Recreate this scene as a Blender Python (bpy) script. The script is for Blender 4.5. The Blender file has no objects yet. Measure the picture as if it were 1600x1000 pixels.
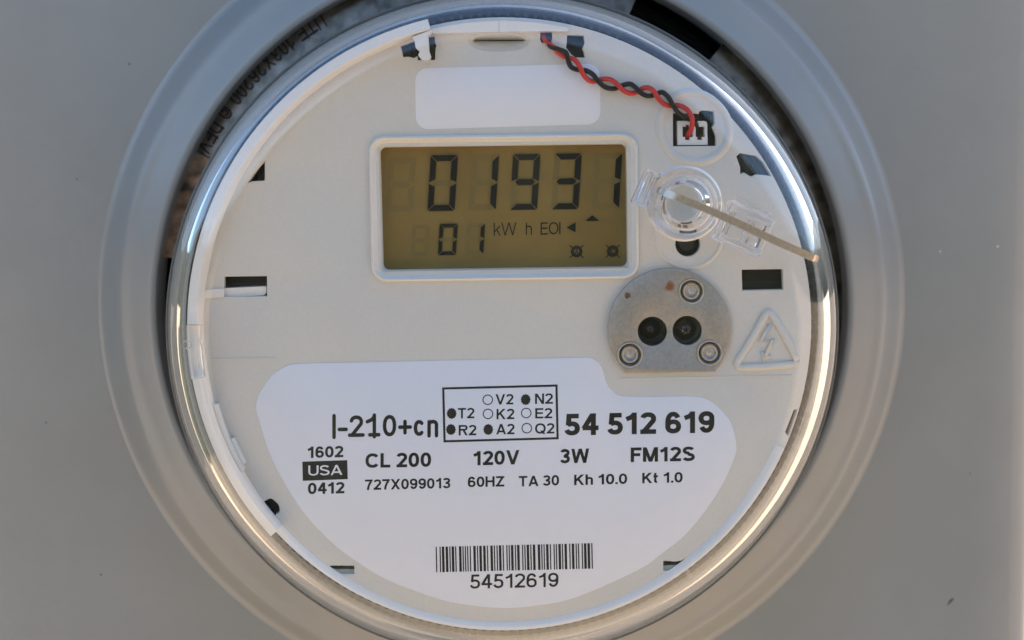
import bpy, bmesh, math, random
from math import radians as R, sin, cos, pi, sqrt, atan2
from mathutils import Vector, Matrix, noise as mnoise

random.seed(7)
C = bpy.context.scene.collection
S = bpy.context.scene

# ------------------------------------------------------------------ camera
# metres; x right, z up, the wall behind is +y.  The meter's axis is the y axis, the enclosure's front is y = 0;
# "d" below is the distance in mm in front of that plane.
FPX, DIST = 2600.0, 0.395                      # focal length in photo pixels, camera to enclosure front
ROLL, VP = R(0.75), (782.0, 233.0)             # camera roll; where straight-into-the-wall lines meet
_c, _s = cos(ROLL), sin(ROLL)
_vx, _vy = VP[0] - 800, 500 - VP[1]
_ux, _uy = _c * _vx + _s * _vy, -_s * _vx + _c * _vy      # undo the roll
PITCH = math.atan(_uy / sqrt(FPX ** 2 + _ux ** 2))
YAW = math.atan(_ux / FPX)
_e = Matrix.Rotation(YAW, 3, 'Z') @ Matrix.Rotation(pi / 2 - PITCH, 3, 'X') @ Matrix.Rotation(-ROLL, 3, 'Z')

def ray(px, py):
    v = _e @ Vector(((px - 800) / FPX, (500 - py) / FPX, -1.0))
    return v / v.y

_r0 = ray(785, 480)
CAM = Vector((-_r0.x * DIST, -DIST, -_r0.z * DIST))

def P(px, py, d):
    """photo pixel -> point on the plane d mm in front of the enclosure"""
    return CAM + ray(px, py) * (DIST - d * 0.001)

cd = bpy.data.cameras.new('camera'); cam = bpy.data.objects.new('camera', cd); C.objects.link(cam)
cd.sensor_width = 36; cd.lens = FPX / 1600 * 36; cd.clip_start = 0.01; cd.clip_end = 2000
cam.matrix_world = Matrix.Translation(CAM) @ _e.to_4x4()
cd.dof.use_dof = True; cd.dof.focus_distance = DIST - 0.048; cd.dof.aperture_fstop = 16
S.camera = cam

# ------------------------------------------------------------------ light
SUN_EL, SUN_AZ = R(38), R(40)                  # azimuth measured from +y (behind the box) towards +x
w = bpy.data.worlds.new('World'); S.world = w; w.use_nodes = True
nt = w.node_tree; bg = nt.nodes['Background']
sky = nt.nodes.new('ShaderNodeTexSky'); sky.sky_type = 'NISHITA'; sky.sun_disc = False
sky.sun_elevation = SUN_EL; sky.sun_rotation = SUN_AZ; sky.air_density = 1.0; sky.dust_density = 1.0; sky.ozone_density = 2.2
nt.links.new(sky.outputs[0], bg.inputs[0]); bg.inputs[1].default_value = 0.15
sl = bpy.data.lights.new('sun', 'SUN'); sl.energy = 4.5; sl.angle = R(0.5); sl.color = (1, .93, .82)
so = bpy.data.objects.new('sun', sl); C.objects.link(so)
sd = Vector((sin(SUN_AZ) * cos(SUN_EL), cos(SUN_AZ) * cos(SUN_EL), sin(SUN_EL)))
so.rotation_euler = sd.to_track_quat('Z', 'Y').to_euler()
S.view_settings.view_transform = 'Standard'; S.view_settings.look = 'None'
S.view_settings.exposure = 1.4; S.view_settings.gamma = 1.0
S.render.engine = 'CYCLES'
S.cycles.max_bounces = 24; S.cycles.transmission_bounces = 20; S.cycles.glossy_bounces = 8; S.cycles.diffuse_bounces = 5
S.cycles.transparent_max_bounces = 16; S.cycles.use_denoising = True
S.cycles.blur_glossy = 0.1; S.cycles.sample_clamp_indirect = 8.0

# ------------------------------------------------------------------ materials
def mat(name, col, rough=.5, metal=0.0, spec=.5, **k):
    m = bpy.data.materials.new(name); m.use_nodes = True
    b = m.node_tree.nodes['Principled BSDF']
    b.inputs['Base Color'].default_value = (*col, 1); b.inputs['Roughness'].default_value = rough
    b.inputs['Metallic'].default_value = metal; b.inputs['Specular IOR Level'].default_value = spec
    for a, v in k.items():
        b.inputs[a.replace('_', ' ')].default_value = v
    return m

def grain(m, scale=900, amount=.06, bump=.0, bscale=None, detail=3, dist=.0004):
    """fine mottling of the colour and a bump"""
    t = m.node_tree; b = t.nodes['Principled BSDF']; col = b.inputs['Base Color'].default_value[:]
    tc = t.nodes.new('ShaderNodeTexCoord')
    n = t.nodes.new('ShaderNodeTexNoise'); n.inputs['Scale'].default_value = scale; n.inputs['Detail'].default_value = detail
    t.links.new(tc.outputs['Object'], n.inputs['Vector'])
    r = t.nodes.new('ShaderNodeMapRange'); r.inputs[1].default_value = .25; r.inputs[2].default_value = .75
    r.inputs[3].default_value = 1 - amount; r.inputs[4].default_value = 1 + amount
    t.links.new(n.outputs[0], r.inputs[0])
    mx = t.nodes.new('ShaderNodeVectorMath'); mx.operation = 'SCALE'; mx.inputs[0].default_value = col[:3]
    t.links.new(r.outputs[0], mx.inputs['Scale']); t.links.new(mx.outputs[0], b.inputs['Base Color'])
    if bump:
        n2 = t.nodes.new('ShaderNodeTexNoise'); n2.inputs['Scale'].default_value = bscale or scale; n2.inputs['Detail'].default_value = 2
        t.links.new(tc.outputs['Object'], n2.inputs['Vector'])
        bp = t.nodes.new('ShaderNodeBump'); bp.inputs['Strength'].default_value = bump; bp.inputs['Distance'].default_value = dist
        t.links.new(n2.outputs[0], bp.inputs['Height']); t.links.new(bp.outputs[0], b.inputs['Normal'])
    return m, tc, mx, b

def spots(m, tc, src, b, lst):
    """small stains of their own colour at given places: (point, radius, colour)"""
    t = m.node_tree; cur = src
    nz = t.nodes.new('ShaderNodeTexNoise'); nz.inputs['Scale'].default_value = 1100
    t.links.new(tc.outputs['Object'], nz.inputs['Vector'])
    for p, rad, col in lst:
        d = t.nodes.new('ShaderNodeVectorMath'); d.operation = 'DISTANCE'; d.inputs[1].default_value = p
        t.links.new(tc.outputs['Object'], d.inputs[0])
        a = t.nodes.new('ShaderNodeMath'); a.operation = 'MULTIPLY_ADD'; a.inputs[1].default_value = rad * 1.2; a.inputs[2].default_value = -rad * .6
        t.links.new(nz.outputs[0], a.inputs[0])
        s = t.nodes.new('ShaderNodeMath'); s.operation = 'ADD'
        t.links.new(d.outputs['Value'], s.inputs[0]); t.links.new(a.outputs[0], s.inputs[1])
        r = t.nodes.new('ShaderNodeMapRange'); r.inputs[1].default_value = rad * .55; r.inputs[2].default_value = rad * 1.1
        r.inputs[3].default_value = .92; r.inputs[4].default_value = 0
        t.links.new(s.outputs[0], r.inputs[0])
        mx = t.nodes.new('ShaderNodeMix'); mx.data_type = 'RGBA'
        t.links.new(r.outputs[0], mx.inputs[0]); t.links.new(cur.outputs['Result' if cur.bl_idname == 'ShaderNodeMix' else 0] if cur.bl_idname != 'ShaderNodeMix' else cur.outputs[2], mx.inputs[6])
        mx.inputs[7].default_value = (*col, 1)
        cur = mx
    t.links.new(cur.outputs[2], b.inputs['Base Color'])

M = {}
M['paint'], _tc, _mx, _b = grain(mat('grey_enamel_paint', (.262, .275, .258), .27, 0, .85), 40, .045, .12, 260, dist=.0006)
spots(M['paint'], _tc, _mx, _b, [(P(px, py, d), r, (.6, .62, .62)) for px, py, d, r in
      [(1366, 428, 6, .0006), (204, 301, 7, .0002), (277, 172, 4, .00022), (409, 36, 8, .00018), (1253, 128, 6, .00025), (1206, 48, 5, .00012), (1285, 135, 4, .00012), (1469, 393, 0, .00025), (1559, 385, 0, .0003)]]
      + [(P(px, py, 0), r, (.06, .06, .06)) for px, py, r in [(120, 280, .00025), (1484, 941, .0004), (1486, 938.5, .0004), (1488.5, 936, .00035), (1481.5, 944, .0003), (202, 100, .0003), (72, 660, .0003), (158, 898, .00035), (1516, 740, .0002)]])
M['box'] = mat('box_steel', (.1, .1, .1), .6)
M['plate'] = grain(mat('warm_grey_plastic', (.63, .605, .55), .42, 0, .4), 2500, .035, .1, 4000, dist=.00005)[0]
M['white_plastic'] = grain(mat('white_plastic', (.76, .73, .67), .35, 0, .4), 1500, .03)[0]
M['label'] = grain(mat('white_label_film', (.752, .757, .79), .45, 0, .4), 500, .012)[0]
M['ink'] = grain(mat('black_ink', (.013, .011, .011), .6, 0, .25), 3000, .2)[0]
M['lcd'] = grain(mat('olive_lcd', (.20, .132, .033), .45, 0, .25), 70, .16)[0]
M['segment'] = mat('lcd_segment_black', (.003, .003, .004), .45, 0, .15)
M['segment_soft'] = mat('lcd_segment_grey', (.02, .017, .01), .45, 0, .15)
M['ghost'] = mat('lcd_segment_off', (.163, .116, .034), .45, 0, .25)
M['black'] = mat('black_plastic', (.008, .008, .008), .35)
M['housing'] = mat('dark_housing', (.02, .02, .02), .4)
M['pcb'] = grain(mat('dark_green_board', (.012, .018, .012), .6, 0, .2), 300, .5)[0]
M['steel'] = grain(mat('brushed_steel', (.40, .375, .345), .45, .65), 1500, .12, .12, 2500, dist=.00006)
_m, _tc, _mx, _b = M['steel']
spots(_m, _tc, _mx, _b, [(P(1046, 447, 46.3), .0011, (.30, .10, .02)), (P(980, 461, 46.3), .0007, (.16, .07, .03)), (P(979, 464, 46.3), .0004, (.12, .05, .02))])
M['steel'] = _m
M['bright_steel'] = mat('bright_steel', (.50, .47, .43), .36, .9)
M['bar'] = grain(mat('lever_steel', (.60, .51, .40), .32, .85), 1400, .15, .2, 3000, dist=.00005)[0]
M['ring'] = grain(mat('sealing_ring_metal', (.15, .135, .12), .3, 1), 260, .6, .25, 400, dist=.0004)[0]
M['rust'] = grain(mat('corroded_metal', (.20, .14, .09), .55, .3), 330, .85, 1.0, 300, dist=.0012)[0]
M['lens'] = mat('dark_lens', (.012, .006, .006), .12)
M['dark'] = mat('socket_black', (.004, .004, .004), .5)
M['red'] = mat('red_wire_insulation', (.55, .015, .01), .38)
M['black_wire'] = mat('black_wire_insulation', (.006, .006, .007), .4, 0, .3)
M['copper'] = mat('brown_pin', (.12, .05, .02), .4)
M['ground'] = grain(mat('dry_ground', (.50, .35, .22), .9), 3, .25)[0]
M['added_dark'] = grain(mat('added_dark_terrain', (.027, .03, .017), .95), 6, .5)[0]  # for the added terrain that darkens reflections
M['added_pale'] = grain(mat('added_pale_slab', (.62, .50, .37), .9), 8, .12)[0]  # for the pale reflector strip added out of view
M['blue'] = mat('blue_plastic', (.01, .04, .2), .4)

def glass(name, ior=1.49, col=(1, 1, 1), rough=0.0):
    m = bpy.data.materials.new(name); m.use_nodes = True; t = m.node_tree; t.nodes.clear()
    g = t.nodes.new('ShaderNodeBsdfGlass'); g.inputs['IOR'].default_value = ior; g.inputs['Color'].default_value = (*col, 1); g.inputs['Roughness'].default_value = rough
    o = t.nodes.new('ShaderNodeOutputMaterial'); t.links.new(g.outputs[0], o.inputs[0]); return m
M['glass'] = glass('clear_glass', 1.5, (.985, .992, .99))
M['clear'] = glass('clear_plastic', 1.49, (.975, .98, .99))

# ------------------------------------------------------------------ helpers
def link(name, me, m, parent=None, smooth=False):
    o = bpy.data.objects.new(name, me); C.objects.link(o)
    if m: me.materials.append(M[m] if isinstance(m, str) else m)
    if smooth:
        for p in me.polygons: p.use_smooth = True
    if parent: o.parent = parent
    return o

def empty(name, label, cat, kind=None, group=None):
    o = bpy.data.objects.new(name, None); C.objects.link(o); o.empty_display_size = .02
    o['label'] = label; o['category'] = cat
    if kind: o['kind'] = kind
    return o

def build(name, bm, m, parent=None, smooth=False, angle=None):
    bmesh.ops.recalc_face_normals(bm, faces=bm.faces)
    me = bpy.data.meshes.new(name); bm.to_mesh(me); bm.free()
    o = link(name, me, m, parent, smooth)
    if angle is not None:
        for p in me.polygons: p.use_smooth = True
        me.set_sharp_from_angle(angle=R(angle))
    return o

def plate(name, outline, holes, d, th, m, parent=None, bev=.12, px=True):
    """a sheet with holes: outline and holes in photo pixels (px) or in metres, front at d mm, th mm thick, edges rounded by bev mm"""
    bm = bmesh.new(); edges = []
    for k, poly in enumerate([outline] + list(holes)):
        pts = [P(u, v, d) for u, v in poly] if px else [Vector((u, 0, v)) for u, v in poly]
        pts = [Vector((p.x, p.z)) for p in pts]
        if sum(p.x * q.y - q.x * p.y for p, q in zip(pts, pts[1:] + pts[:1])) * (1 if k == 0 else -1) < 0: pts.reverse()
        n = len(pts); nor = []                  # the material lies to the left of each loop
        for i in range(n):
            e1 = (pts[i] - pts[i - 1]).normalized(); e2 = (pts[(i + 1) % n] - pts[i]).normalized()
            v = Vector((-e1.y - e2.y, e1.x + e2.x)); v.normalize(); nor.append(v / max(v.dot(Vector((-e1.y, e1.x))), .6))
        rows = []
        for o_, z_ in [(0, d - th), (0, d - bev), (bev * .3, d - bev * .3), (bev, d)]:
            rows.append([bm.verts.new((p.x + q.x * o_ * .001, -z_ * .001, p.y + q.y * o_ * .001)) for p, q in zip(pts, nor)])
        for r0, r1 in zip(rows, rows[1:]):
            for i in range(n): bm.faces.new((r0[i], r0[(i + 1) % n], r1[(i + 1) % n], r1[i]))
        for i in range(n): edges.append(bm.edges.get((rows[-1][i], rows[-1][(i + 1) % n])))
    bmesh.ops.triangle_fill(bm, use_beauty=True, use_dissolve=False, edges=edges, normal=(0, -1, 0))
    return build(name, bm, m, parent, angle=35)

def loft(loops, caps=(False, False), bm=None, closed=True):
    """loops: lists of world points, same count; closed rings bridged by quads"""
    bm = bm or bmesh.new(); rows = [[bm.verts.new(p) for p in l] for l in loops]
    n = len(rows[0])
    for a, b in zip(rows, rows[1:]):
        for i in range(n if closed else n - 1):
            j = (i + 1) % n
            bm.faces.new((a[i], a[j], b[j], b[i]))
    if caps[0]: bm.faces.new(rows[0])
    if caps[1]: bm.faces.new(rows[-1])
    return bm

def ring_pts(r, d, n=160, a0=None, a1=None, c=(0, 0)):
    """circle of radius r mm about the meter axis at depth d mm"""
    if a0 is None: an = [2 * pi * i / n for i in range(n)]
    else: an = [R(a0 + (a1 - a0) * i / (n - 1)) for i in range(n)]
    return [Vector((c[0] + r * .001 * cos(a), -d * .001, c[1] + r * .001 * sin(a))) for a in an]

def lathe(prof, n=160, closed_prof=False, bm=None, c=(0, 0)):
    rows = [ring_pts(r, d, n, c=c) for r, d in prof]
    if closed_prof: rows.append(rows[0])
    bm = loft(rows, bm=bm)
    if closed_prof: bmesh.ops.remove_doubles(bm, verts=bm.verts, dist=1e-8)
    return bm

def sector(prof, a0, a1, n=80):
    """closed profile swept between two angles, ends capped"""
    rows = [ring_pts(r, d, n, a0, a1) for r, d in prof]
    cols = [[rows[k][i] for k in range(len(prof))] for i in range(n)]
    return loft(cols, (True, True))

def refine(pr, it=2):
    for _ in range(it):
        out = [pr[0]]
        for a, b in zip(pr, pr[1:]): out += [(a[0] * .75 + b[0] * .25, a[1] * .75 + b[1] * .25), (a[0] * .25 + b[0] * .75, a[1] * .25 + b[1] * .75)]
        pr = out + [pr[-1]]
    return pr

def circ(cx, cy, r, n=40, ry=None):
    ry = ry or r
    return [(cx + r * cos(2 * pi * i / n), cy + ry * sin(2 * pi * i / n)) for i in range(n)]

def rrect(q, r, n=7):
    """quad of 4 pixel corners (tl, tr, br, bl) with rounded corners"""
    out = []
    for i in range(4):
        p0, p, p1 = Vector(q[i - 1]), Vector(q[i]), Vector(q[(i + 1) % 4])
        a, b = (p0 - p).normalized(), (p1 - p).normalized()
        s, e, cc = p + a * r, p + b * r, p + (a + b) * r
        for k in range(n):
            t = pi / 2 * k / (n - 1)
            out.append(tuple(cc + (s - cc) * cos(t) + (e - cc) * sin(t)))
    return out

def smooth_poly(pts, n=6):
    out = []; k = len(pts)
    for i in range(k):
        p0, p1, p2, p3 = (Vector(pts[(i + j - 1) % k]) for j in range(4))
        for s in range(n):
            t = s / n
            out.append(tuple(.5 * ((2 * p1) + (p2 - p0) * t + (2 * p0 - 5 * p1 + 4 * p2 - p3) * t * t + (3 * p1 - p0 - 3 * p2 + p3) * t ** 3)))
    return out

def cr_open(pts, n=8):
    pts = [Vector(p) for p in pts]; q = [2 * pts[0] - pts[1]] + pts + [2 * pts[-1] - pts[-2]]; out = []
    for i in range(len(pts) - 1):
        p0, p1, p2, p3 = q[i:i + 4]
        for s in range(n):
            t = s / n
            out.append(.5 * ((2 * p1) + (p2 - p0) * t + (2 * p0 - 5 * p1 + 4 * p2 - p3) * t * t + (3 * p1 - p0 - 3 * p2 + p3) * t ** 3))
    out.append(pts[-1]); return out

def tube(pts, r, n=10, bm=None, closed=False, flat=1.0):
    pts = [Vector(p) for p in pts]; rows = []
    k = len(pts)
    for i, p in enumerate(pts):
        a = pts[(i - 1) % k] if closed else pts[max(i - 1, 0)]
        b = pts[(i + 1) % k] if closed else pts[min(i + 1, k - 1)]
        t = (b - a).normalized(); up = Vector((0, -1, 0)); s = t.cross(up)
        if s.length < 1e-4: s = Vector((1, 0, 0))
        s.normalize(); u = s.cross(t)
        rows.append([p + s * r * cos(2 * pi * j / n) + u * r * flat * sin(2 * pi * j / n) for j in range(n)])
    if closed: rows.append(rows[0]); bm = loft(rows, bm=bm); bmesh.ops.remove_doubles(bm, verts=bm.verts, dist=1e-8); return bm
    return loft(rows, (True, True), bm=bm)

def prism(bm, poly, d0, d1, mapper=P):
    """pixel polygon extruded from depth d0 (back) to d1 (front); both faces use the front plane's outline"""
    f = [P(a, b, d1) for a, b in poly]; k = [Vector((p.x, -d0 * .001, p.z)) for p in f]
    loft([k, f], (True, True), bm=bm)
    return bm

# ------------------------------------------------------------------ lettering: stroked sans-serif glyphs
def arc(cx, cy, rx, ry, a0, a1, n=18, e=2.25):
    out = []
    for i in range(n + 1):
        a = R(a0 + (a1 - a0) * i / n); c, s = cos(a), sin(a)
        out.append((cx + rx * math.copysign(abs(c) ** (2 / e), c), cy + ry * math.copysign(abs(s) ** (2 / e), s)))
    return out

def glyph(ch, t):
    """-> (ink width, [('L', points, closed) or ('D', p, q)]) with cap height 1 and stroke t; D strokes are cut level at both ends"""
    h = t / 2; w = .62 + .25 * t; L = lambda *p: ('L', list(p), False); Dg = lambda p, q: ('D', p, q)
    rx = w / 2 - h
    if ch == '0': return w, [('L', arc(w / 2, .5, rx, .5 - h, 0, 360)[:-1], True)]
    if ch == '1': return .42 + t * .3, [L((.42 + t * .3 - h, 0), (.42 + t * .3 - h, 1)), L((.42 + t * .3 - h, .93), (.26, .79), (.04, .70))]
    if ch == '2':
        a = arc(w / 2, .70, rx, .30 - h, 168, -28); return w, [('L', a + [(h * 1.35, h)], False), L((0, h), (w, h))]
    if ch == '3':
        return w, [('L', arc(w / 2 - .01, .755 - h * .2, rx * .93, .245 - h * .8, 165, -90), False), ('L', arc(w / 2 - .01, .285 + h * .1, rx, .285 - h * .9, 90, -166), False), L((w * .36, .54 - h * .4), (w * .54, .54 - h * .4))]
    if ch == '4':
        s = w * .72; return w, [L((s, 0), (s, 1)), Dg((s - h * .1, 1), (h * .9, .225 + h)), L((h * .3, .225 + h), (w + .03, .225 + h))]
    if ch == '5':
        return w, [L((w * .93, 1 - h), (w * .20, 1 - h)), Dg((w * .20 + h * .8, 1), (w * .11 + h, .47)), ('L', arc(w / 2, .325, rx, .325 - h, 142, -165), False)]
    if ch == '6':
        return w, [('L', arc(w / 2, .325, rx, .325 - h, 0, 360)[:-1], True), ('L', [(h, .33)] + arc(w / 2, .5, rx, .5 - h, 178, 32, 20), False)]
    if ch == '9':
        a, b = glyph('6', t)[1]; f = lambda l: [(w - x, 1 - y) for x, y in l]
        return w, [('L', f(a[1]), True), ('L', f(b[1]), False)]
    if ch == '7': return w, [L((0, 1 - h), (w, 1 - h)), ('L', [(w - h * 1.3, 1 - t)] + [(w * .62, .62), (w * .45, .3), (w * .38, 0)], False)]
    if ch == '!': a = glyph('1', t); return a[0] + .16, a[1] + [L((.16, h), (a[0] + .13, h))]
    if ch == 'I': return t, [L((h, 0), (h, 1))]
    if ch == '-': return .34, [L((0, .36), (.34, .36))]
    if ch == '+': return .52, [L((0, .42), (.52, .42)), L((.26, .16), (.26, .68))]
    if ch == '.': return t, [L((h, 0), (h, t))]
    if ch == 'c': return .50, [('L', arc(.27, .37, .27 - h, .37 - h, 48, 312), False)]
    if ch == 'n': return .54, [L((h, 0), (h, .74 - h)), ('L', [(h, .45)] + arc(.27, .50, .27 - h, .24 - h, 172, 0, 14) + [(.54 - h, 0)], False)]
    if ch == 'h': return .60, [L((h, 0), (h, 1)), ('L', [(h, .45)] + arc(.30, .50, .30 - h, .25 - h, 172, 0, 14) + [(.60 - h, 0)], False)]
    if ch == 't': return .40, [('L', [(.15, .97), (.15, .2)] + arc(.15 + .14, .2, .14, .2 - h, 180, 275, 8), False), L((0, .74 - h), (.36, .74 - h))]
    if ch == 'k': return .56, [L((h, 0), (h, 1)), Dg((.56 - t * .7, .74), (h, .28)), Dg((.24, .48), (.56 - t * .6, 0))]
    if ch == 'C': return .86, [('L', arc(.45, .5, .45 - h, .5 - h, 38, 322, 26), False)]
    if ch == 'L': return .62, [L((h, 0), (h, 1)), L((0, h), (.62, h))]
    if ch == 'F': return .66, [L((h, 0), (h, 1)), L((0, 1 - h), (.66, 1 - h)), L((0, .5), (.58, .5))]
    if ch == 'E': return .70, [L((h, 0), (h, 1)), L((0, 1 - h), (.70, 1 - h)), L((0, .52), (.65, .52)), L((0, h), (.70, h))]
    if ch == 'T': return .76, [L((0, 1 - h), (.76, 1 - h)), L((.38, 0), (.38, 1))]
    if ch == 'H': return .78, [L((h, 0), (h, 1)), L((.78 - h, 0), (.78 - h, 1)), L((0, .52), (.78, .52))]
    if ch == 'U': return .78, [('L', [(h, 1), (h, .36)] + arc(.39, .36, .39 - h, .36 - h, 185, 355, 14) + [(.78 - h, .36), (.78 - h, 1)], False)]
    if ch == 'V': return .88, [Dg((h * 1.1, 1), (.44, 0)), Dg((.88 - h * 1.1, 1), (.44, 0))]
    if ch == 'A': return .90, [Dg((.45, 1), (h * 1.1, 0)), Dg((.45, 1), (.90 - h * 1.1, 0)), L((.2, .28), (.70, .28))]
    if ch == 'W': return 1.22, [Dg((h * 1.1, 1), (.31, 0)), Dg((.61, 1), (.31, 0)), Dg((.61, 1), (.91, 0)), Dg((1.22 - h * 1.1, 1), (.91, 0))]
    if ch == 'M': return .92, [L((h, 0), (h, 1)), L((.92 - h, 0), (.92 - h, 1)), Dg((h * 1.2, 1), (.46, 0)), Dg((.92 - h * 1.2, 1), (.46, 0))]
    if ch == 'N': return .78, [L((h, 0), (h, 1)), L((.78 - h, 0), (.78 - h, 1)), Dg((h * 1.2, 1), (.78 - h * 1.2, 0))]
    if ch == 'X': return .84, [Dg((h * 1.2, 1), (.84 - h * 1.2, 0)), Dg((.84 - h * 1.2, 1), (h * 1.2, 0))]
    if ch == 'Z': return .74, [L((.04, 1 - h), (.74, 1 - h)), L((0, h), (.74, h)), Dg((.74 - h * 1.5, 1 - h), (h * 1.5, h))]
    if ch == 'K': return .82, [L((h, 0), (h, 1)), Dg((.82 - h * 1.6, 1), (h, .36)), Dg((.30, .62), (.82 - h * 1.3, 0))]
    if ch == 'S':
        return .76, [('L', arc(.38, .74 - h * .1, .36 - h, .26 - h * .9, 20, 262, 18) + arc(.38, .27 + h * .1, .38 - h, .27 - h * .9, 82, -162, 18), False)]
    if ch == 'R': return .80, [L((h, 0), (h, 1)), ('L', [(0, 1 - h), (.50, 1 - h)] + arc(.50, .73, .28 - h, .27 - h, 88, -88, 12) + [(.50, .46 + h), (0, .46 + h)], False), Dg((.44, .48), (.80 - h * 1.2, 0))]
    if ch == 'D': return .80, [L((h, 0), (h, 1)), ('L', [(0, 1 - h), (.38, 1 - h)] + arc(.38, .5, .42 - h, .5 - h, 88, -88, 16) + [(.38, h), (0, h)], False)]
    if ch == 'O': return .92, [('L', arc(.46, .5, .46 - h, .5 - h, 0, 360, 30)[:-1], True)]
    if ch == 'Q': return .92, [('L', arc(.46, .5, .46 - h, .5 - h, 0, 360, 30)[:-1], True), Dg((.55, .30), (.90 - h, -.04))]
    if ch == '@': return .95, [('L', arc(.47, .5, .47 - h, .5 - h, 0, 360, 30)[:-1], True), ('L', arc(.47, .5, .2, .22, 50, 310, 14), False)]
    return .3, []

def stroke_faces(st, t, cap=False):
    """2-D quads and polygons for one stroke"""
    h = t / 2; out = []
    if st[0] == 'D':
        (x0, y0), (x1, y1) = st[1], st[2]; l = math.hypot(x1 - x0, y1 - y0)
        k = h * l / max(abs(y1 - y0), 1e-6); k = min(k, h * 2.2)
        return [[(x0 - k, y0), (x0 + k, y0), (x1 + k, y1), (x1 - k, y1)]]
    pts, cl = st[1], st[2]; n = len(pts); lo, hi = [], []
    for i, p in enumerate(pts):
        a = pts[i - 1] if (i or cl) else p; b = pts[(i + 1) % n] if (i < n - 1 or cl) else p
        d1 = Vector((p[0] - a[0], p[1] - a[1])); d2 = Vector((b[0] - p[0], b[1] - p[1]))
        if d1.length < 1e-7: d1 = d2
        if d2.length < 1e-7: d2 = d1
        d1.normalize(); d2.normalize(); n1 = Vector((-d1.y, d1.x)); n2 = Vector((-d2.y, d2.x)); m = n1 + n2
        if m.length < .5: m = n1
        m.normalize(); m *= h / max(m.dot(n1), .45)
        lo.append((p[0] - m.x, p[1] - m.y)); hi.append((p[0] + m.x, p[1] + m.y))
    for i in range(n if cl else n - 1):
        j = (i + 1) % n; out.append([lo[i], lo[j], hi[j], hi[i]])
    if cap and not cl:
        for p in (pts[0], pts[-1]): out.append([(p[0] + h * cos(2 * pi * k / 14), p[1] + h * sin(2 * pi * k / 14)) for k in range(14)])
    return out

def text_polys(s, t, cap=False, gap=.085, space=.30):
    x = 0; polys = []
    for ch in s:
        if ch == ' ': x += space; continue
        if ch == '1' and x > 0: x += .02
        wd, sts = glyph(ch, t)
        for st in sts:
            for f in stroke_faces(st, t, cap): polys.append([(a + x, b) for a, b in f])
        x += wd + gap + (.06 if ch == '1' else 0)
    return polys, x - gap

def add_flat(bm, poly, d, k=[0]):
    """one printed patch, a hair above the sheet; neighbours a hair apart so that none lie in one plane"""
    k[0] = (k[0] + 1) % 23
    try: bm.faces.new([bm.verts.new(P(a, b, d + k[0] * .0006)) for a, b in poly])
    except ValueError: pass

def text_px(bm, s, x0, x1, y0, y1, cap, t, d, round_cap=False, lean=0.0, **kw):
    polys, wd = text_polys(s, t, round_cap, **kw); sx = (x1 - x0) / wd
    sl = (y1 - y0) / (x1 - x0)
    for poly in polys:
        add_flat(bm, [(x0 + a * sx + b * cap * (lean - sl * -1 * 0) , y0 + a * sx * sl - b * cap) for a, b in poly], d)

def flat_build(name, bm, m, parent):
    for f in bm.faces:
        f.normal_update()
        if f.normal.y > 0: f.normal_flip()
    me = bpy.data.meshes.new(name); bm.to_mesh(me); bm.free()
    return link(name, me, m, parent)

# ================================================================== ground
bm = bmesh.new()
bmesh.ops.create_grid(bm, x_segments=8, y_segments=8, size=400)
for v in bm.verts: v.co.z = -1.45
g = build('ground', bm, 'ground'); g['kind'] = 'structure'; g['label'] = 'dry sandy ground in front of the meter'
# unseen rises added to darken reflections: one to the left, one behind the photographer
def bank(a0, a1, hgt, r0):
    bm = bmesh.new(); rows = []
    for r, k in ((1, 0), (1.06, .12), (1.18, .36), (1.4, .66), (1.75, .9), (2.2, 1), (4, .8), (7, .0)):
        row = []
        for i in range(36):
            t = i / 35; a = R(a0 + (a1 - a0) * t); e = min(1, 4 * t, 4 * (1 - t)); e = e * e * (3 - 2 * e)
            rr = r * r0 * (1 + .08 * mnoise.noise((9 * cos(a), 9 * sin(a), 3)))
            row.append((rr * cos(a), rr * sin(a), -1.456 + hgt * k * e * (1 + .15 * mnoise.noise((4 * cos(a), 4 * sin(a), r)))))
        rows.append(row)
    g = build('added_dark_bank', loft(rows, bm=bm, closed=False), 'added_dark', smooth=True); g['kind'] = 'structure'; g['label'] = 'unseen dark bank added to darken reflections on the meter'
bank(251, 297, 3.4, 2.6); bank(150, 222, 3.0, 2.8)
bm = bmesh.new(); bm.faces.new([bm.verts.new(p) for p in [(-6.5, -2.0, -1.446), (-.7, -2.0, -1.446), (-.7, -12, -1.446), (-6.5, -12, -1.446)]])  # pale strip added out of view, a warm reflector for the panel's lower left
g = build('pale_strip', bm, 'added_pale'); g['kind'] = 'structure'; g['label'] = 'unseen pale strip added to reflect warm light onto the panel'

bm = bmesh.new(); rows = []  # dark ring of rises added out of view to darken the horizon's reflection
for r, k in ((70, -.1), (85, .55), (105, 1), (150, .9), (200, -.1)):
    rows.append([(r * cos(2 * pi * i / 90), r * sin(2 * pi * i / 90), -1.46 + 17 * k * (1 + .35 * mnoise.noise((3 * cos(2 * pi * i / 90), 3 * sin(2 * pi * i / 90), 1)))) for i in range(90)])
g = build('added_hill_ring', loft(rows, bm=bm), 'added_dark', smooth=True); g['kind'] = 'structure'; g['label'] = 'unseen dark ring of rises added to darken horizon reflections'


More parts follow.
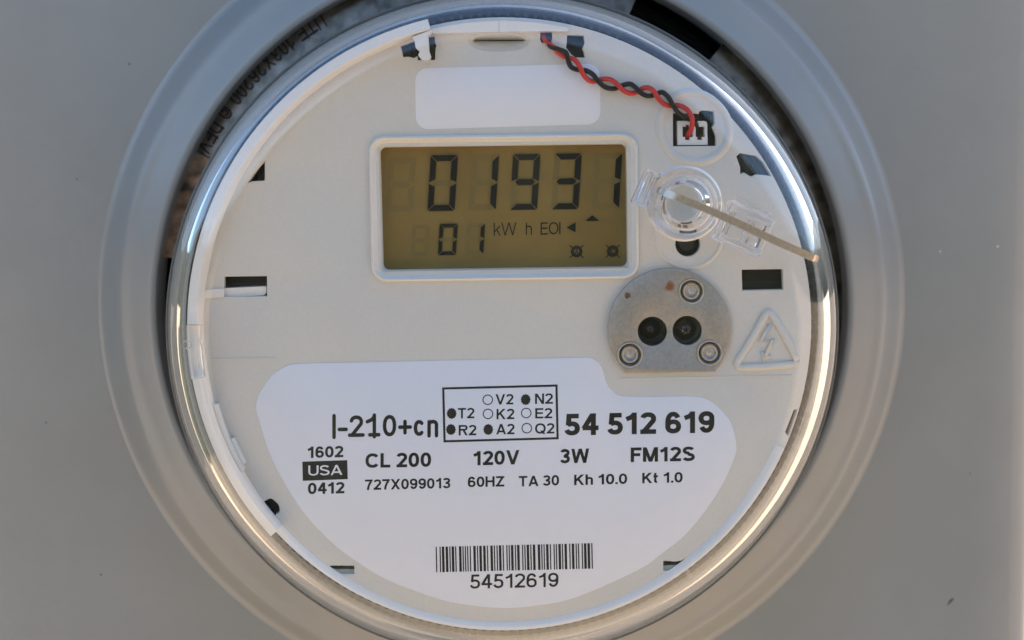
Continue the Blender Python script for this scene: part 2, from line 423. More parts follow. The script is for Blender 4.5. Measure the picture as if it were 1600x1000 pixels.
# ================================================================== enclosure
enc = empty('meter_enclosure', 'grey painted metal meter enclosure with a raised round rim pressed into its front panel', 'meter enclosure')
XR, XL, ZT, ZB, CR = .1280, -.155, .185, -1.45, .006
RO = 96.2
def side(u):                                    # rounded outline of the panel as a closed loop starting at +x
    return u
def panel_loop(inset, y, n=160):
    out = []
    for i in range(n):
        a = 2 * pi * i / n; c, s = cos(a), sin(a)
        zb = -.30
        kx = ((XR - inset) if c > 0 else (XL + inset)) / c if abs(c) > 1e-9 else 1e9
        kz = ((ZT - inset) if s > 0 else (zb + inset)) / s if abs(s) > 1e-9 else 1e9
        k = min(kx, kz); out.append(Vector((c * k, y, s * k)))
    return out
rows = [ring_pts(RO, 0)]
rows += [[a.lerp(b, t) for a, b in zip(ring_pts(RO, 0), panel_loop(CR, 0))] for t in (.25, .5, .75, 1)]
for k in range(1, 6):
    a = pi / 2 * k / 5; rows.append(panel_loop(CR - CR * sin(a), CR - CR * cos(a)))
rows.append(panel_loop(0, .018))
build('front_panel', loft(rows), 'paint', enc, angle=50)
prof = [(96.2, 0), (95.5, .08), (94.9, .35), (94.3, .95), (91.6, 4.6), (90.0, 6.5), (89.3, 6.95), (88.5, 7.15), (87.2, 7.35), (85.0, 8.1), (83.0, 8.7), (82.0, 9.0), (81.2, 8.95), (80.75, 8.55), (80.6, 8.0), (80.6, -2)]
build('raised_rim', lathe([prof[0]] + refine(prof[1:-2], 1) + prof[-2:], 220), 'paint', enc, smooth=True)
bm = bmesh.new()                                # pedestal body behind and below the front panel
x0, x1, y0, y1, z0, z1 = XL + .002, XR - .002, .0185, .16, ZB, ZT - .002
v = [bm.verts.new(p) for p in [(x0, y0, z0), (x1, y0, z0), (x1, y0, z1), (x0, y0, z1), (x0, y1, z0), (x1, y1, z0), (x1, y1, z1), (x0, y1, z1)]]
for f in [(4, 5, 6, 7), (0, 1, 5, 4), (1, 2, 6, 5), (2, 3, 7, 6), (3, 0, 4, 7)]: bm.faces.new([v[i] for i in f])
zz = -.30
a = [bm.verts.new(p) for p in [(x0, y0, zz), (x1, y0, zz)]]
bm.faces.new([v[0], v[1], a[1], a[0]])
build('pedestal_body', bm, 'paint', enc)
bm = lathe([(100, -3.2), (92, -18), (66, -30)], 64)
build('socket_lining', bm, 'dark', enc, smooth=True)

# ================================================================== sealing ring in the gap
ring = empty('sealing_ring', 'dull metal sealing ring with black stamped lettering in the gap between glass and grey rim', 'sealing ring')
def ring_seg(a0, a1):
    return sector([(74, 3.4), (86.5, 1.8), (86.5, .6), (74, 2.2)], a0, a1, 90)
build('ring_band', ring_seg(66, 151.8), 'ring', ring, angle=40)
build('corroded_band', ring_seg(152, 170.5), 'rust', ring, angle=40)
build('ring_band', ring_seg(-60, 49.5), 'ring', ring, angle=40)
bm = bmesh.new()
polys, wd = text_polys('UTE 103X26200 @ DEV', .15, True, gap=.16, space=.5)
A0, A1, CAP = 120.8, 151.5, 3.6
sc = R(A1 - A0) * .0805 / wd
kk = 0
for poly in polys:
    kk = (kk + 1) % 17; vs = []
    for x, y in poly:
        a = R(A0) + x * sc / .0805; r = 81.3 - y * CAP
        vs.append(bm.verts.new((r * .001 * cos(a), -(3.4 - (r - 74) * .128 + .06 + kk * .002) * .001, r * .001 * sin(a))))
    bm.faces.new(vs)
flat_build('lettering', bm, 'ink', ring)

# ================================================================== the meter
meter = empty('electric_meter', 'round digital electric meter under a clear glass cover with number display and white nameplate', 'electric meter')
FD = 45.0                                       # depth of the faceplate's front
build('housing', lathe([(55, -20), (63.3, -20), (63.3, 40.5), (30, 40.6)], 120), 'housing', meter, angle=40)
bm = lathe([(72, -20), (72, 4), (66, 6), (66, 30), (63.4, 30)], 120)
build('base_ring', bm, 'housing', meter, angle=40)
# toothed ring round the plate
bm = bmesh.new(); NT = 210
for i in range(NT):
    a = 2 * pi * i / NT; da = .35 * 2 * pi / NT
    q = [(66.3, -da), (67.3, -da * .6), (67.3, da * .6), (66.3, da)]
    k = [Vector((r * .001 * cos(a + b), -.036, r * .001 * sin(a + b))) for r, b in q]
    f = [Vector((p.x, -.0437, p.z)) for p in k]
    loft([k, f], (False, True), bm=bm)
loft([ring_pts(63.4, 30, NT), ring_pts(66.4, 30, NT), ring_pts(66.4, 42.6, NT), ring_pts(64.0, 42.7, NT)], bm=bm)
build('toothed_ring', bm, 'black', meter)

def X(lst, s, ox, oy): return [(a / s + ox, b / s + oy) for a, b in lst]
hole_clip = X([(126, 345), (228, 305), (330, 270), (393, 265), (396, 320), (408, 350), (402, 400), (400, 470), (265, 471), (262, 440), (235, 455), (200, 445), (150, 445)], 5, 600, 0)
hole_top = X([(120, 142), (240, 142), (246, 200), (230, 245), (236, 285), (243, 320), (180, 318), (150, 300), (110, 250), (118, 200)], 4.546, 860, 20)
hole_wire = [(845, 46), (863, 46), (863, 58), (860, 67), (847, 67), (844, 60)]
hole_right = X([(800, 55), (830, 28), (940, 40), (1000, 60), (1042, 152), (930, 155), (900, 168), (880, 172), (845, 150), (823, 160), (822, 120)], 3.81, 940, 230)
hole_left = X([(905, 135), (1018, 128), (1018, 8), (975, 40), (935, 90)], 4, 160, 250)
slot_left = [(351, 431.8), (418, 431), (418, 462.5), (351, 463.5)]
slot_right = [(1158, 421), (1222.5, 420), (1223, 452), (1159, 453.5)]
slot_tilt = [(1245, 641), (1257.5, 642), (1244, 683), (1235, 681.5), (1231, 676)]
slot_bl = [(514, 884), (519, 882.6), (554, 882.5), (554, 895.5), (537, 896), (522, 898.5), (515, 896)]
slot_br = [(1036, 875), (1055, 876.5), (1075, 873), (1070, 882), (1055, 885), (1047, 891), (1036, 890.5)]
hole_bl = smooth_poly([(398, 795), (406, 788), (414, 785), (420, 789), (426, 795), (427, 806), (421, 810), (416, 817), (405, 815), (397, 806)], 3)
hole_bl = [(a + 10, b - 7) for a, b in hole_bl]
hole_conn = [(1051, 177), (1092, 177.5), (1094, 172), (1101, 170), (1118, 171), (1118.5, 190), (1113, 199), (1118, 213), (1118, 228), (1051, 228.5)]
hole_reset = circ(1074, 381, 19.5)
dish = [(780 + 48 * math.copysign(abs(cos(a)) ** .8, cos(a)), 63 + (17 if sin(a) > 0 else 15) * sin(a)) for a in [2 * pi * i / 48 for i in range(48)]]
scr = [(592, 229), (978, 224), (981, 418), (597, 424)]
holes = [hole_clip, hole_top, hole_wire, hole_right, hole_left, slot_left, slot_right, slot_tilt, slot_bl, slot_br, hole_bl, hole_conn, hole_reset, dish, scr, circ(1018.7, 517, 24), circ(1073, 515.6, 24)]
C0 = P(787, 515, FD); RPX = 66.1
disc = [(C0.x + RPX * .001 * cos(2 * pi * i / 180), C0.z + RPX * .001 * sin(2 * pi * i / 180)) for i in range(180)]
def keep_in(p, r=.0657):                       # openings at the edge stop short of the rim
    v = Vector((p.x - C0.x, p.z - C0.z))
    if v.length > r: v *= r / v.length
    return (C0.x + v.x, C0.z + v.y)
_h = [[keep_in(P(a, b, FD)) for a, b in h] for h in holes]
fp = plate('faceplate', disc, _h, FD, 2.2, 'plate', meter, bev=.12, px=False)
# upturned lip round the plate
cc = (C0.x, C0.z)
lip = sector([(63.7, 45.02), (64.1, 45.25), (64.9, 45.8), (65.6, 46.35), (65.9, 46.3), (66.0, 45.9), (66.0, 45.02)], 220.6, 336, 130)
build('plate_lip', lip, 'white_plastic', fp, angle=50)
# lens-shaped finger dish at the top
rows = []
for s, sy, d in [(1, 1, 45.02), (.93, .86, 44.75), (.86, .66, 44.0), (.84, .42, 43.0), (.86, .2, 42.0), (.86, .1, 40)]:
    rows.append([P(780 + (a - 780) * s, 60.0 + (b - 60.0) * sy, FD) + Vector((0, (FD - d) * .001, 0)) for a, b in dish])
build('finger_dish', loft(rows), 'plate', fp, smooth=True)
# strip above the dish, seam in the middle
bm = bmesh.new()
arcp = lambda x0, x1, n=14: [(x0 + (x1 - x0) * i / n, 515 - sqrt(486.5 ** 2 - (x0 + (x1 - x0) * i / n - 785) ** 2)) for i in range(n + 1)]
prism(bm, arcp(674, 779.2) + [(779.2, 48), (676, 49)], 42, 46.9)
prism(bm, arcp(779.8, 889) + [(888, 45.5), (779.8, 47.8)], 42, 46.9)
o = build('top_strip', bm, 'white_plastic', fp)
# step across the plate at the top of the nameplate
for q in ([(330, 560), (432, 557.5), (432, 560.5), (330, 563)], [(968, 590), (1236, 585), (1236, 588), (968, 593)]):
    bm = bmesh.new(); prism(bm, q, 44.9, 45.16); build('step_edge', bm, 'plate', fp)
# dark board behind the openings
build('circuit_board', lathe([(.01, 37.6), (60, 37.6)], 60), 'pcb', meter)
# white bar in the left slot, running out to the liner
bm = bmesh.new(); prism(bm, [(306, 452), (417, 447), (417, 457), (413, 461), (306, 466)], 40, 44.2); build('slot_bar', bm, 'white_plastic', fp)
bm = bmesh.new(); prism(bm, [(302, 453), (351, 451), (351, 464), (302, 466.5)], 45.0, 45.5); build('liner_finger', bm, 'white_plastic', fp)
bm = bmesh.new(); prism(bm, [(402, 788), (412, 788), (428, 805), (420, 816), (404, 804)], 40, 45.06); build('blue_tab', bm, 'blue', fp)
for q in ([(510, 889), (560, 888), (560, 902), (510, 902)], [(1030, 883), (1080, 880), (1080, 897), (1030, 897)]):
    bm = bmesh.new(); prism(bm, q, 39, 43.2); build('slot_ledge', bm, 'plate', fp)
bm = bmesh.new(); prism(bm, [(1248, 640), (1252, 640), (1239, 684), (1234, 684)], 39, 42); build('slot_spring', bm, 'bright_steel', fp)
bm = bmesh.new(); prism(bm, [(1160, 438), (1226, 438), (1226, 456), (1160, 456)], 38, 40.5); build('slot_board', bm, 'pcb', fp)

# rings moulded into the plate round the plug and the reset hole
def mould_ring(name, poly_out, poly_in, hgt):
    def sc(p, k): return [(a + (c - a) * k, b + (e - b) * k) for (a, b), (c, e) in zip(poly_out, poly_in)] if p else None
    rows = [[P(a, b, FD) + Vector((0, -dd * .001, 0)) for a, b in sc(1, k)] for k, dd in [(-.05, -.02), (.1, hgt * .35), (.35, hgt), (.65, hgt), (.9, hgt * .35), (1.05, -.02)]]
    return build(name, loft(rows), 'plate', fp, smooth=True)
mould_ring('moulded_ring', circ(1086, 197, 63, 72), circ(1086, 197, 49, 72), .55)
def stadium(cx, y0, y1, r, n=36):
    return [(cx + r * cos(2 * pi * i / n), (y1 if sin(2 * pi * i / n) > 0 else y0) + r * sin(2 * pi * i / n)) for i in range(n)]
mould_ring('moulded_ring', stadium(1075, 330, 366, 56), stadium(1075, 330, 366, 49), .3)
bm = bmesh.new(); loft([[P(a, b, FD) + Vector((0, t * .001, 0)) for a, b in circ(1074, 381, r)] for r, t in [(14.5, 5), (14.5, 2.2), (13.0, 1.9), (11.5, 2.3)]], (False, True), bm=bm)
build('reset_plunger', bm, 'housing', fp, angle=40)

# white liner band standing proud along the left of the plate, ending in a clip at the top
liner = build('liner_band', sector([(63.5, 45.03), (63.8, 50.4), (64.0, 50.7), (66.2, 50.4), (66.4, 50.0), (66.3, 45.03)], 102.7, 221, 110), 'white_plastic', meter, angle=40)
bm = bmesh.new()
prism(bm, X([(214, 282), (300, 250), (374, 222), (364, 242), (340, 268), (352, 400), (366, 440), (360, 462), (330, 475), (292, 466), (268, 435), (282, 400), (248, 370), (236, 310)], 5, 600, 0), 46.6, 50.3)
build('clip', bm, 'white_plastic', liner)

build('liner_step', sector([(62.3, 45.03), (62.4, 47.3), (62.7, 47.6), (63.45, 47.6), (63.45, 45.03)], 194, 208, 30), 'white_plastic', liner, angle=40)
build('liner_step', sector([(61.4, 45.03), (61.5, 46.2), (61.7, 46.4), (62.25, 46.4), (62.25, 45.03)], 201.5, 207, 12), 'white_plastic', liner, angle=40)
bm = sector([(62.8, 51.0), (62.8, 52.6), (63.3, 53.2), (65.2, 53.2), (65.7, 52.7), (65.7, 51.0)], 178, 188, 16); build('liner_tab', bm, 'clear', liner, angle=30)
c = P(291, 538, 53.4); build('tab_boss', lathe([(.9, 53.22), (.9, 53.7), (.7, 53.9), (.5, 53.9), (.4, 53.6), (0, 53.6)], 20, c=(c.x, c.z)), 'clear', liner, smooth=True)
# parts on the board that show through the openings
M['chip'] = mat('brown_component', (.012, .008, .006), .6, 0, .2)
for q, d in (([(1158, 419), (1226, 419), (1226, 438), (1158, 438)], 42), ([(640, 60), (660, 58), (662, 80), (642, 84)], 41.5), ([(668, 52), (684, 52), (684, 100), (670, 100)], 40.5), ([(888, 50), (914, 50), (914, 68), (888, 70)], 41.5), ([(886, 74), (914, 72), (914, 92), (886, 92)], 40),
             ([(1094, 168), (1112, 168), (1110, 192), (1096, 194)], 41.5), ([(1098, 200), (1120, 198), (1120, 232), (1107, 232)], 40.2), ([(1156, 236), (1196, 240), (1190, 262), (1160, 264)], 40.5), ([(1176, 252), (1215, 248), (1214, 276), (1180, 276)], 41.8),
             ([(384, 262), (402, 256), (404, 288), (384, 288)], 41), ([(406, 246), (420, 246), (420, 290), (408, 290)], 42), ([(350, 430), (420, 430), (420, 441), (350, 441)], 41.8), ([(416, 776), (440, 778), (440, 792), (424, 792)], 42.0), ([(426, 794), (440, 793), (436, 804), (428, 804)], 42.8)):
    bm = bmesh.new(); prism(bm, q, 37.7, d); build('board_component', bm, 'chip', meter)

# ---------------- display
bz = empty('display', None, None); del bz['label'], bz['category']; bz.parent = meter
BO = [(576, 213), (996, 208), (998, 434.5), (581, 440)]
def inset(q, k):
    c = (sum(p[0] for p in q) / 4, sum(p[1] for p in q) / 4)
    return [(a + math.copysign(k, c[0] - a), b + math.copysign(k, c[1] - b)) for a, b in q]
rows = []
for k, d, r in [(0, 44.98, 24), (.6, 45.5, 24), (1.8, 46.0, 23), (3.6, 46.15, 22), (5.2, 46.0, 20), (6.2, 45.75, 19), (11, 45.0, 14), (16.5, 44.1, 9), (17.2, 43.4, 9), (17.5, 41.2, 9)]:
    rows.append([P(a, b, FD) + Vector((0, (FD - d) * .001, 0)) for a, b in rrect(inset(BO, k), r)])
build('bezel', loft(rows), 'white_plastic', bz, angle=60)
SD = 41.6
bm = bmesh.new(); prism(bm, scr, 39, SD); screen = build('screen', bm, 'lcd', bz)
def segs(x, y, wd, ht, th, lean, which):
    """seven-segment digit: polygons for the named segments; x, y the lower left corner in pixels"""
    g = th * .12; h = th / 2; out = []; m = ht / 2
    def pt(u, v): return (x + u + v * lean, y - v - u * .012)
    H = lambda v: [pt(h + g, v), pt(th + g, v + h), pt(wd - th - g, v + h), pt(wd - h - g, v), pt(wd - th - g, v - h), pt(th + g, v - h)]
    V = lambda u, a, b: [pt(u, a + g), pt(u + h, a + h + g), pt(u + h, b - h - g), pt(u, b - g), pt(u - h, b - h - g), pt(u - h, a + h + g)]
    T = lambda v, s: [pt(g, v), pt(wd - g, v), pt(wd - th - g, v - s * th), pt(th + g, v - s * th)]
    Sd = lambda u, s, a, b, up: [pt(u, a), pt(u, b), pt(u + s * th, b - (th if up else h)), pt(u + s * th, a + (h if up else th))]
    d = {'a': T(ht, 1), 'd': T(0, -1), 'g': H(m), 'f': Sd(0, 1, m + g, ht - g, True), 'e': Sd(0, 1, g, m - g, False), 'b': Sd(wd, -1, m + g, ht - g, True), 'c': Sd(wd, -1, g, m - g, False)}
    return [d[k] for k in which]
ON = {'0': 'abcdef', '1': 'bc', '9': 'abcdfg', '3': 'abcdg', ' ': ''}
def digit(x, y, wd, ht, th, ch, m='segment'):
    off = ''.join(k for k in 'abcdefg' if k not in ON[ch])
    if ON[ch]:
        bm = bmesh.new()
        for p in segs(x, y, wd, ht, th, .06, ON[ch]): prism(bm, p, SD + .28, SD + .34)
        build('digit', bm, m, bz)
    bm = bmesh.new()
    for p in segs(x, y, wd, ht, th, .06, off): add_flat(bm, p, SD + .03)
    if off: flat_build('faint_segment', bm, 'ghost', bz)
for i, (x, ch) in enumerate(zip([603, 668, 732, 796.5, 861, 924], ' 01931')):
    digit(x, 330.5 - i * .85, 42.5, 87 if i else 84, 9.3, ch)
digit(642, 399.5, 27, 48, 6, ' '); digit(684.5, 398.5, 28, 49, 6, '0'); digit(727, 397, 28, 48, 6, '1')
bm = bmesh.new()
text_px(bm, 'kW', 771.5, 807, 368, 367, 20, .085, SD + .1, gap=.05)
text_px(bm, 'h', 821.5, 831, 366.6, 366.6, 19, .11, SD + .1)
text_px(bm, 'EOI', 844.6, 875.5, 366.5, 365.5, 19, .115, SD + .1)
flat_build('unit_lettering', bm, 'segment_soft', bz)
for poly in ([(885, 355.4), (899, 347.5), (899, 362.5)], [(925, 336), (936, 344.6), (914.8, 345)]):
    bm = bmesh.new(); prism(bm, poly, SD + .1, SD + .2); build('arrow', bm, 'segment', bz)
for (cx, cy, ch) in ((900.7, 392.6, 'A'), (957, 392, 'C')):
    bm = bmesh.new()
    sts = [('L', circ(cx, cy, 6.6, 24), True)]
    for f in stroke_faces(sts[0], 5.2): add_flat(bm, f, SD + .1)
    for a in (42, 138, 222, 318):
        c, s = cos(R(a)), sin(R(a))
        for f in stroke_faces(('L', [(cx + 6 * c, cy + 6 * s), (cx + 14.5 * c, cy + 14.5 * s)], False), 1.8): add_flat(bm, f, SD + .1)
    text_px(bm, ch, cx - 3.2, cx + 3.2, cy + 3.6, cy + 3.6, 7.2, .2, SD + .1)
    flat_build('phase_icon', bm, 'segment_soft', bz)

# ---------------- nameplate and its print
LBL = [(401, 637), (403.5, 622), (410, 608), (425, 587), (442, 574.5), (467, 567.8), (560, 565.6), (680, 563), (800, 560.5), (900, 558.4), (922, 558.6), (936, 567), (942.5, 580), (947.5, 598), (958.5, 611.5), (972, 618), (1020, 619), (1079.5, 618.4), (1107, 624.5),
       (1129, 643), (1142, 662), (1149, 690), (1146.5, 714), (1120, 769), (1075, 829), (1033, 863.5), (997, 888.5), (904, 930), (848, 943), (791, 948.3), (736, 944), (685, 934), (607, 905), (560, 877), (520, 847), (475, 799), (439, 742), (420, 701), (406, 657)]
name = plate('nameplate', smooth_poly(LBL, 5), [], FD + .16, .3, 'label', meter, bev=.04)
LD = FD + .18
bm = bmesh.new()
text_px(bm, 'I-2!0+cn', 519.8, 685, 682.3, 679.6, 33.6, .175, LD, True, gap=.17)
for a in [('54 512 619', 881, 1115.5, 679.6, 675, 33.8, .215), ('1602', 481, 537, 714.6, 713.2, 17.8, .205), ('0412', 481.8, 538.7, 771, 769.5, 17.8, .205),
          ('CL 200', 571.5, 674, 730, 728.2, 22.6, .205), ('727X099013', 570.8, 704, 764.5, 761.6, 16.3, .19), ('120V', 739.5, 811.7, 726.2, 724.3, 22.3, .205), ('60HZ', 731, 788, 760, 758.9, 16.3, .19),
          ('TA 30', 810.4, 873.4, 759, 757.2, 16.3, .19), ('3W', 874.9, 920.4, 723, 722, 22.4, .205), ('FM12S', 985, 1085, 720.8, 719.1, 22.6, .205), ('Kh 10.0', 896.8, 979.5, 756.9, 754.8, 16.3, .19),
          ('Kt 1.0', 1003, 1066, 754, 752.5, 16.3, .19), ('54512619', 734, 872.4, 918.3, 915.2, 22, .15)]:
    text_px(bm, *a, LD)
for s, x0, x1, y, cap in [('V2', 685, 888, 300, 118), ('N2', 1133, 1335, 293, 118), ('T2', 258, 445, 457, 118), ('K2', 697, 898, 467, 118), ('E2', 1135, 1328, 457, 116), ('R2', 268, 468, 650, 118), ('A2', 692, 900, 638, 118), ('Q2', 1133, 1352, 630, 118)]:
    text_px(bm, s, x0 / 7.27 + 680, x1 / 7.27 + 680, y / 7.27 + 590, (y - 3) / 7.27 + 590, cap / 7.27, .175, LD)
flat_build('lettering', bm, 'ink', name)
bm = bmesh.new()
bx = X([(93, 117), (1376, 84), (1389, 681), (108, 716)], 7.27, 680, 590)
for f in stroke_faces(('L', bx, True), 3.5): add_flat(bm, f, LD)
for cx, cy in [(597, 245), (600, 405), (1033, 395), (1040, 567)]:
    for f in stroke_faces(('L', circ(cx / 7.27 + 680, cy / 7.27 + 590, 7.4, 32), True), 1.6): add_flat(bm, f, LD)
for cx, cy in [(1027, 243), (188, 400), (180, 582), (603, 582)]:
    add_flat(bm, [(cx / 7.27 + 680 + (7.4 + .45 * cos(12 * 2 * pi * i / 72)) * cos(2 * pi * i / 72), cy / 7.27 + 590 + (8.3 + .5 * cos(12 * 2 * pi * i / 72)) * sin(2 * pi * i / 72)) for i in range(72)], LD)
flat_build('option_box', bm, 'ink', name)
bm = bmesh.new()
add_flat(bm, X([(50, 534), (317, 525), (320, 638), (53, 648)], 3.81, 460, 580), LD)
flat_build('origin_block', bm, 'ink', name)
bm = bmesh.new(); text_px(bm, 'USA', 482.5, 535.6, 742, 740.7, 15.7, .145, LD + .03); flat_build('origin_lettering', bm, 'label', name)
bars = '115T 148T 168W 200W 232T 252W 282T 315W 345T 365T 385T 407T 438W 470T 490W 523W 555T 585W 615T 638T 658W 690T 722T 742T 762W 795T 815W 857T 877T 897W 928T 950W 992W 1022T 1042T 1064W 1096T 1128T 1148T 1170W 1200T 1222W 1263T 1285W 1318T 1338T 1370T 1390W 1420W 1453T'.split()
bm = bmesh.new()
for b in bars:
    x = float(b[:-1]); wd = 10.5 if b[-1] == 'T' else 21.5; k = (x - 115) / 1338
    add_flat(bm, X([(x, 126 - 31 * k), (x + wd, 126 - 31 * k), (x + wd + 5, 345 - 31 * k), (x + 5, 345 - 31 * k)], 5.517, 660, 830), LD)
flat_build('barcode', bm, 'ink', name)
# blank sticker
plate('blank_sticker', rrect([(648.5, 107), (937, 99.5), (938, 194), (650, 202.5)], 20, 9), [], FD + .12, .24, 'label', meter, bev=.03)

# ---------------- optical port
cx, cy, rr = 1045.5, 514.5, 96.0
a0 = math.asin((582 - cy) / rr)
port_out = [(cx + rr * cos(a), cy + rr * sin(a)) for a in [pi - a0 + (pi + 2 * a0) * i / 90 for i in range(91)]]
port_out[-1] = (1118.5, 579.8); port_out[0] = (976, 582)
riv = [(1079.6, 454.5), (983.8, 553.5), (1108, 550.5)]
port = plate('optical_port', port_out, [circ(1018.7, 517, 22.8, 48), circ(1073, 515.6, 22.8, 48)] + [circ(x, y, 17.5, 40) for x, y in riv], FD + 1.25, 1.2, 'steel', meter, bev=.1)
for x, y in riv:
    q = lambda r, d: [P(a, b, FD + 1.25) + Vector((0, (FD + 1.25 - d) * .001, 0)) for a, b in circ(x, y, r, 40)]
    bm = loft([q(20.5, 46.2), q(19.5, 46.55), q(18.3, 46.6), q(17, 46.2), q(15.5, 45.5), q(14, 45.3)]); build('rivet_ring', bm, 'bright_steel', port, smooth=True)
    bm = loft([q(14.2, 45.2), q(13.6, 46.0), q(11.8, 46.35), q(9.5, 46.2), q(8.3, 45.7), q(6, 45.5), q(3.5, 45.75), q(1, 45.8)], (False, True)); build('rivet', bm, 'bright_steel', port, smooth=True)
for x, y, dd in ((1018.7, 517, 40.2), (1073, 515.6, 42.2)):
    q = lambda r, d: [P(a, b, FD + 1.25) + Vector((0, (FD + 1.25 - d) * .001, 0)) for a, b in circ(x, y, r, 48)]
    well = build('port_well', loft([q(23.2, 45.0), q(23.0, dd), q(8, dd - .4)], (False, True)), 'black', port, angle=40)
    build('port_lens', loft([q(17, dd + .1), q(16, dd + .9), q(13, dd + 1.6), q(9, dd + 2.1), q(5, dd + 2.35), q(1, dd + 2.45)], (False, True)), 'lens', port, smooth=True)

# ---------------- warning triangle in relief
tri = cr_open([(1152, 566), (1150, 571), (1156, 573.5)], 3)
def rel(pts, r, flat=.75, closed=False, bm=None): return tube([P(a, b, FD + .15) for a, b in pts], r, 10, bm, closed, flat)
bm = rel([(1252, 567), (1200, 571.5), (1158, 573.5), (1152, 572), (1150, 568), (1153, 562), (1175, 526), (1195, 491), (1199.5, 487), (1204, 489.5), (1220, 515), (1237, 545), (1242, 556), (1247, 563)], .00082)
tr_o = build('warning_triangle', bm, 'plate', fp, smooth=True)
bm = rel([(1202, 507), (1187.5, 533), (1206.5, 529.5), (1193, 559)], .0005, .8); rel([(1190, 549), (1193, 560), (1203, 555)], .0005, .8, bm=bm)
build('warning_bolt', bm, 'plate', fp, smooth=True)

# ---------------- glass cover: a solid of revolution, open to the wall
NS = 14
go = [(79, -6), (79, -3.5), (74.6, -2.0), (74.0, 0), (73.0, 12), (71.8, 26), (70.6, 40), (69.95, 47)] + [(58.5 + 11.35 * cos(pi / 2 * i / NS), 50.3 + 13.0 * sin(pi / 2 * i / NS)) for i in range(NS + 1)] + [(30, 63.35), (0, 63.4)]
gi = [(0, 60.9), (30, 60.85)] + [(58.5 + 8.75 * sin(pi / 2 * i / NS), 50.3 + 10.5 * cos(pi / 2 * i / NS)) for i in range(NS + 1)] + [(67.4, 47), (68.0, 40), (69.2, 26), (70.4, 12), (71.4, 0), (71.6, -6)]
bm = lathe(refine(go) + refine(gi), 300, True)
cover = build('glass_cover', bm, 'glass', meter, smooth=True)

# ---------------- demand reset knob on the front of the glass, with its metal lever
GD = 63.45
kc = P(1072, 319, GD + 4); kcc = (kc.x, kc.z)
kp = [(7.5, GD), (7.5, 64.6), (7.1, 65.2), (7.0, 66.4), (6.5, 67.2), (6.1, 69.2), (5.7, 69.6), (5.2, 69.5), (4.9, 69.0), (4.2, 66.2), (4.0, 65.8), (3.7, 65.7), (3.6, 65.3), (0, 65.3), (0, GD)]
build('plunger_stem', lathe([(3.7, 50), (3.7, 60.0), (3.5, 60.3), (0, 60.3)], 48, c=kcc), 'white_plastic', fp, angle=40)
knob = build('reset_knob', lathe(kp, 72, True, c=kcc), 'clear', meter, angle=28)
ax = Vector((cos(R(-23.5)), 0, sin(R(-23.5)))); az = Vector((-ax.z, 0, ax.x))
def bar_box(bm, u0, u1, v0, v1, d0, d1, bev=0):
    """box in the lever's own axes: u along it, v across it (mm from the knob's centre), d depth"""
    c = Vector((kc.x, 0, kc.z)); vs = []
    for d in (d0, d1):
        for u, v_ in ((u0, v0), (u1, v0), (u1, v1), (u0, v1)): vs.append(bm.verts.new(c + ax * u * .001 + az * v_ * .001 + Vector((0, -d * .001, 0))))
    fs = [bm.faces.new([vs[i] for i in f]) for f in [(0, 1, 2, 3), (4, 5, 6, 7), (0, 1, 5, 4), (1, 2, 6, 5), (2, 3, 7, 6), (3, 0, 4, 7)]]
    if bev: bmesh.ops.bevel(bm, geom=list({e for f in fs for e in f.edges}), offset=bev * .001, segments=3, affect='EDGES', profile=.5)
def block(*bxs, name='knob_block'):
    bm = bmesh.new()
    for q in bxs: bar_box(bm, *q)
    build(name, bm, 'clear', knob, angle=25)
block((-10.0, -6.6, -3.9, 3.5, GD, 66.2, .5)); block((-9.6, -8.4, -3.4, 3.1, 66.3, 69.6, .4)); block((-7.9, -7.2, -2.9, 2.6, 66.3, 68.6, .25))
block((7.8, 18.0, -4.3, 4.2, GD, 65.2, .5)); block((8.3, 17.4, -3.8, -2.6, 65.3, 68.8, .35)); block((8.3, 17.4, 2.4, 3.7, 65.3, 68.8, .35))
for u0, u1, t_ in ((8.5, 9.7, 68.4), (12.6, 14.0, 68.6), (15.8, 16.5, 68.0)): block((u0, u1, -2.5, 2.3, 65.3, t_, .3), name='knob_rib')
block((8.6, 16.5, 4.5, 5.4, GD, 64.6, .25), name='knob_rib')
LV = 68.9
def lever_pt(px, py, d): return P(px, py, d)
pale_strip = [(1033, 297), (1041, 302), (1060, 309), (1100, 325), (1130, 338), (1160, 352), (1200, 371), (1240, 389), (1272, 403), (1282, 406.5)]
half = 5.8; top, bot = [], []
for i, (a, b) in enumerate(pale_strip):
    p = Vector(pale_strip[max(i - 1, 0)]); q = Vector(pale_strip[min(i + 1, len(pale_strip) - 1)]); t_ = (q - p).normalized(); n_ = Vector((-t_.y, t_.x))
    hh = half * (.75 if i in (0, len(pale_strip) - 1) else 1)
    top.append((a - n_.x * hh, b - n_.y * hh)); bot.append((a + n_.x * hh, b + n_.y * hh))
bm = bmesh.new()
poly = [P(a, b, 70.2) for a, b in top + bot[::-1]]
nn = len(top); fr = []; bk = []
for i, p in enumerate(poly):
    j = i if i < nn else 2 * nn - 1 - i
    e = {0: 1.6, nn - 1: 2.2}.get(j, .35 if j in (1, nn - 2) else 0)
    fr.append(Vector((p.x, p.y + e * .001, p.z))); bk.append(Vector((p.x, -.0672 if j < nn - 2 else -.0660, p.z)))
rows = [bk, fr]
for i in range(nn - 1):
    pass
loft(rows, bm=bm)
vf = [v_ for v_ in bm.verts][len(bk):]; vb = [v_ for v_ in bm.verts][:len(bk)]
for vs in (vf, vb):
    for i in range(nn - 1): bm.faces.new((vs[i], vs[i + 1], vs[2 * nn - 2 - i], vs[2 * nn - 1 - i]))
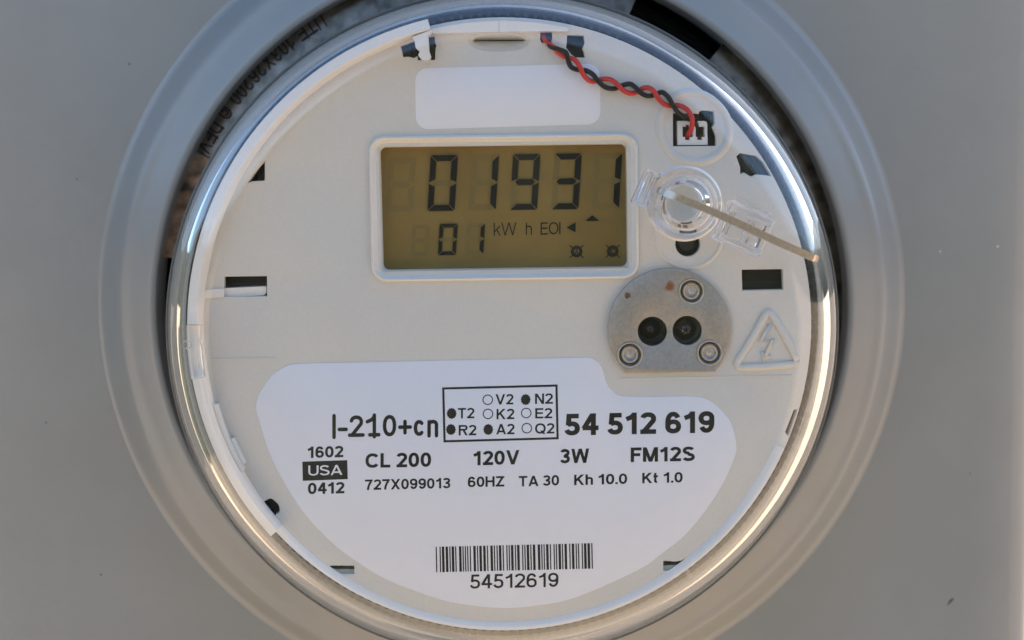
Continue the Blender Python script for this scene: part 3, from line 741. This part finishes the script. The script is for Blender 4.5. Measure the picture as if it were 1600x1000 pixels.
bmesh.ops.bevel(bm, geom=[e for e in bm.edges if e.is_manifold and e.calc_face_angle(0) > .9], offset=.00018, segments=2, affect='EDGES')
build('lever_bar', bm, 'bar', knob, angle=40)

# ================================================================== cable
cable = empty('connector_cable', 'twisted red and black wire pair plugged into a small white connector', 'cable')
s_, ox_, oy_ = 4.546, 860, 20
red = [(-52, 125), (-45, 175), (-28, 205), (10, 228), (50, 280), (100, 315), (168, 332), (205, 378), (228, 432), (270, 480), (315, 488), (362, 474), (420, 474), (470, 505), (510, 548), (560, 572), (610, 565), (650, 540), (690, 532), (730, 555), (760, 605), (800, 645), (850, 662), (900, 657), (950, 675), (985, 710), (1005, 760), (995, 830), (968, 878)]
blk = [(-12, 125), (-15, 160), (-18, 195), (0, 240), (60, 262), (110, 285), (125, 340), (145, 385), (190, 405), (250, 412), (300, 440), (340, 490), (390, 530), (450, 540), (500, 520), (560, 506), (600, 530), (640, 570), (690, 592), (740, 582), (790, 565), (835, 600), (870, 660), (905, 710), (960, 745), (1025, 780), (1050, 860)]
cross = [(-60, 0), (20, 0), (115, 1), (200, -1), (325, 1), (485, -1), (615, 1), (740, -1), (865, 1), (940, -.3), (1010, -1), (1100, -1)]
def wire(lst, sg, dep_ends):
    out = []
    for i, (a, b) in enumerate(lst):
        z = 0
        for (x0, z0), (x1, z1) in zip(cross, cross[1:]):
            if x0 <= a <= x1: t = (a - x0) / (x1 - x0); z = z0 + (z1 - z0) * (.5 - .5 * cos(pi * t))
        d = FD + 1.55 + sg * z * .58
        if i in dep_ends: d = dep_ends[i]
        out.append(P(a / s_ + ox_, b / s_ + oy_, d))
    return cr_open(out, 7)
n1, n2 = len(red), len(blk)
build('red_wire', tube(wire(red, -1, {0: 41, 1: 44, 2: 45.6, n1 - 4: 47.4, n1 - 3: 47.3, n1 - 2: 45.6, n1 - 1: 43}), .00052, 12), 'red', cable, smooth=True)
build('black_wire', tube(wire(blk, 1, {0: 40, 1: 42.5, 2: 45, n2 - 4: 46.6, n2 - 3: 45.6, n2 - 2: 44.6, n2 - 1: 42.5}), .00052, 12), 'black_wire', cable, smooth=True)
plug = plate('plug', [(1057.5, 189), (1104.5, 189), (1105, 226.5), (1058, 227)], [[(1066, 198), (1071, 198), (1071, 195), (1077, 195), (1077, 198), (1081.5, 198), (1081.5, 214), (1077, 214), (1077, 218.5), (1070, 218.5), (1070, 214), (1066, 214)], [(1086.5, 198), (1100, 198), (1100, 214), (1096, 214), (1096, 218.5), (1089, 218.5), (1089, 214), (1086.5, 214)]], 44.3, 5, 'white_plastic', cable, bev=.12)
for x in (1073.5, 1093):
    bm = bmesh.new(); prism(bm, [(x - 8, 196), (x + 8, 196), (x + 8, 218), (x - 8, 218)], 39.6, 41.6); build('pin', bm, 'copper', plug)
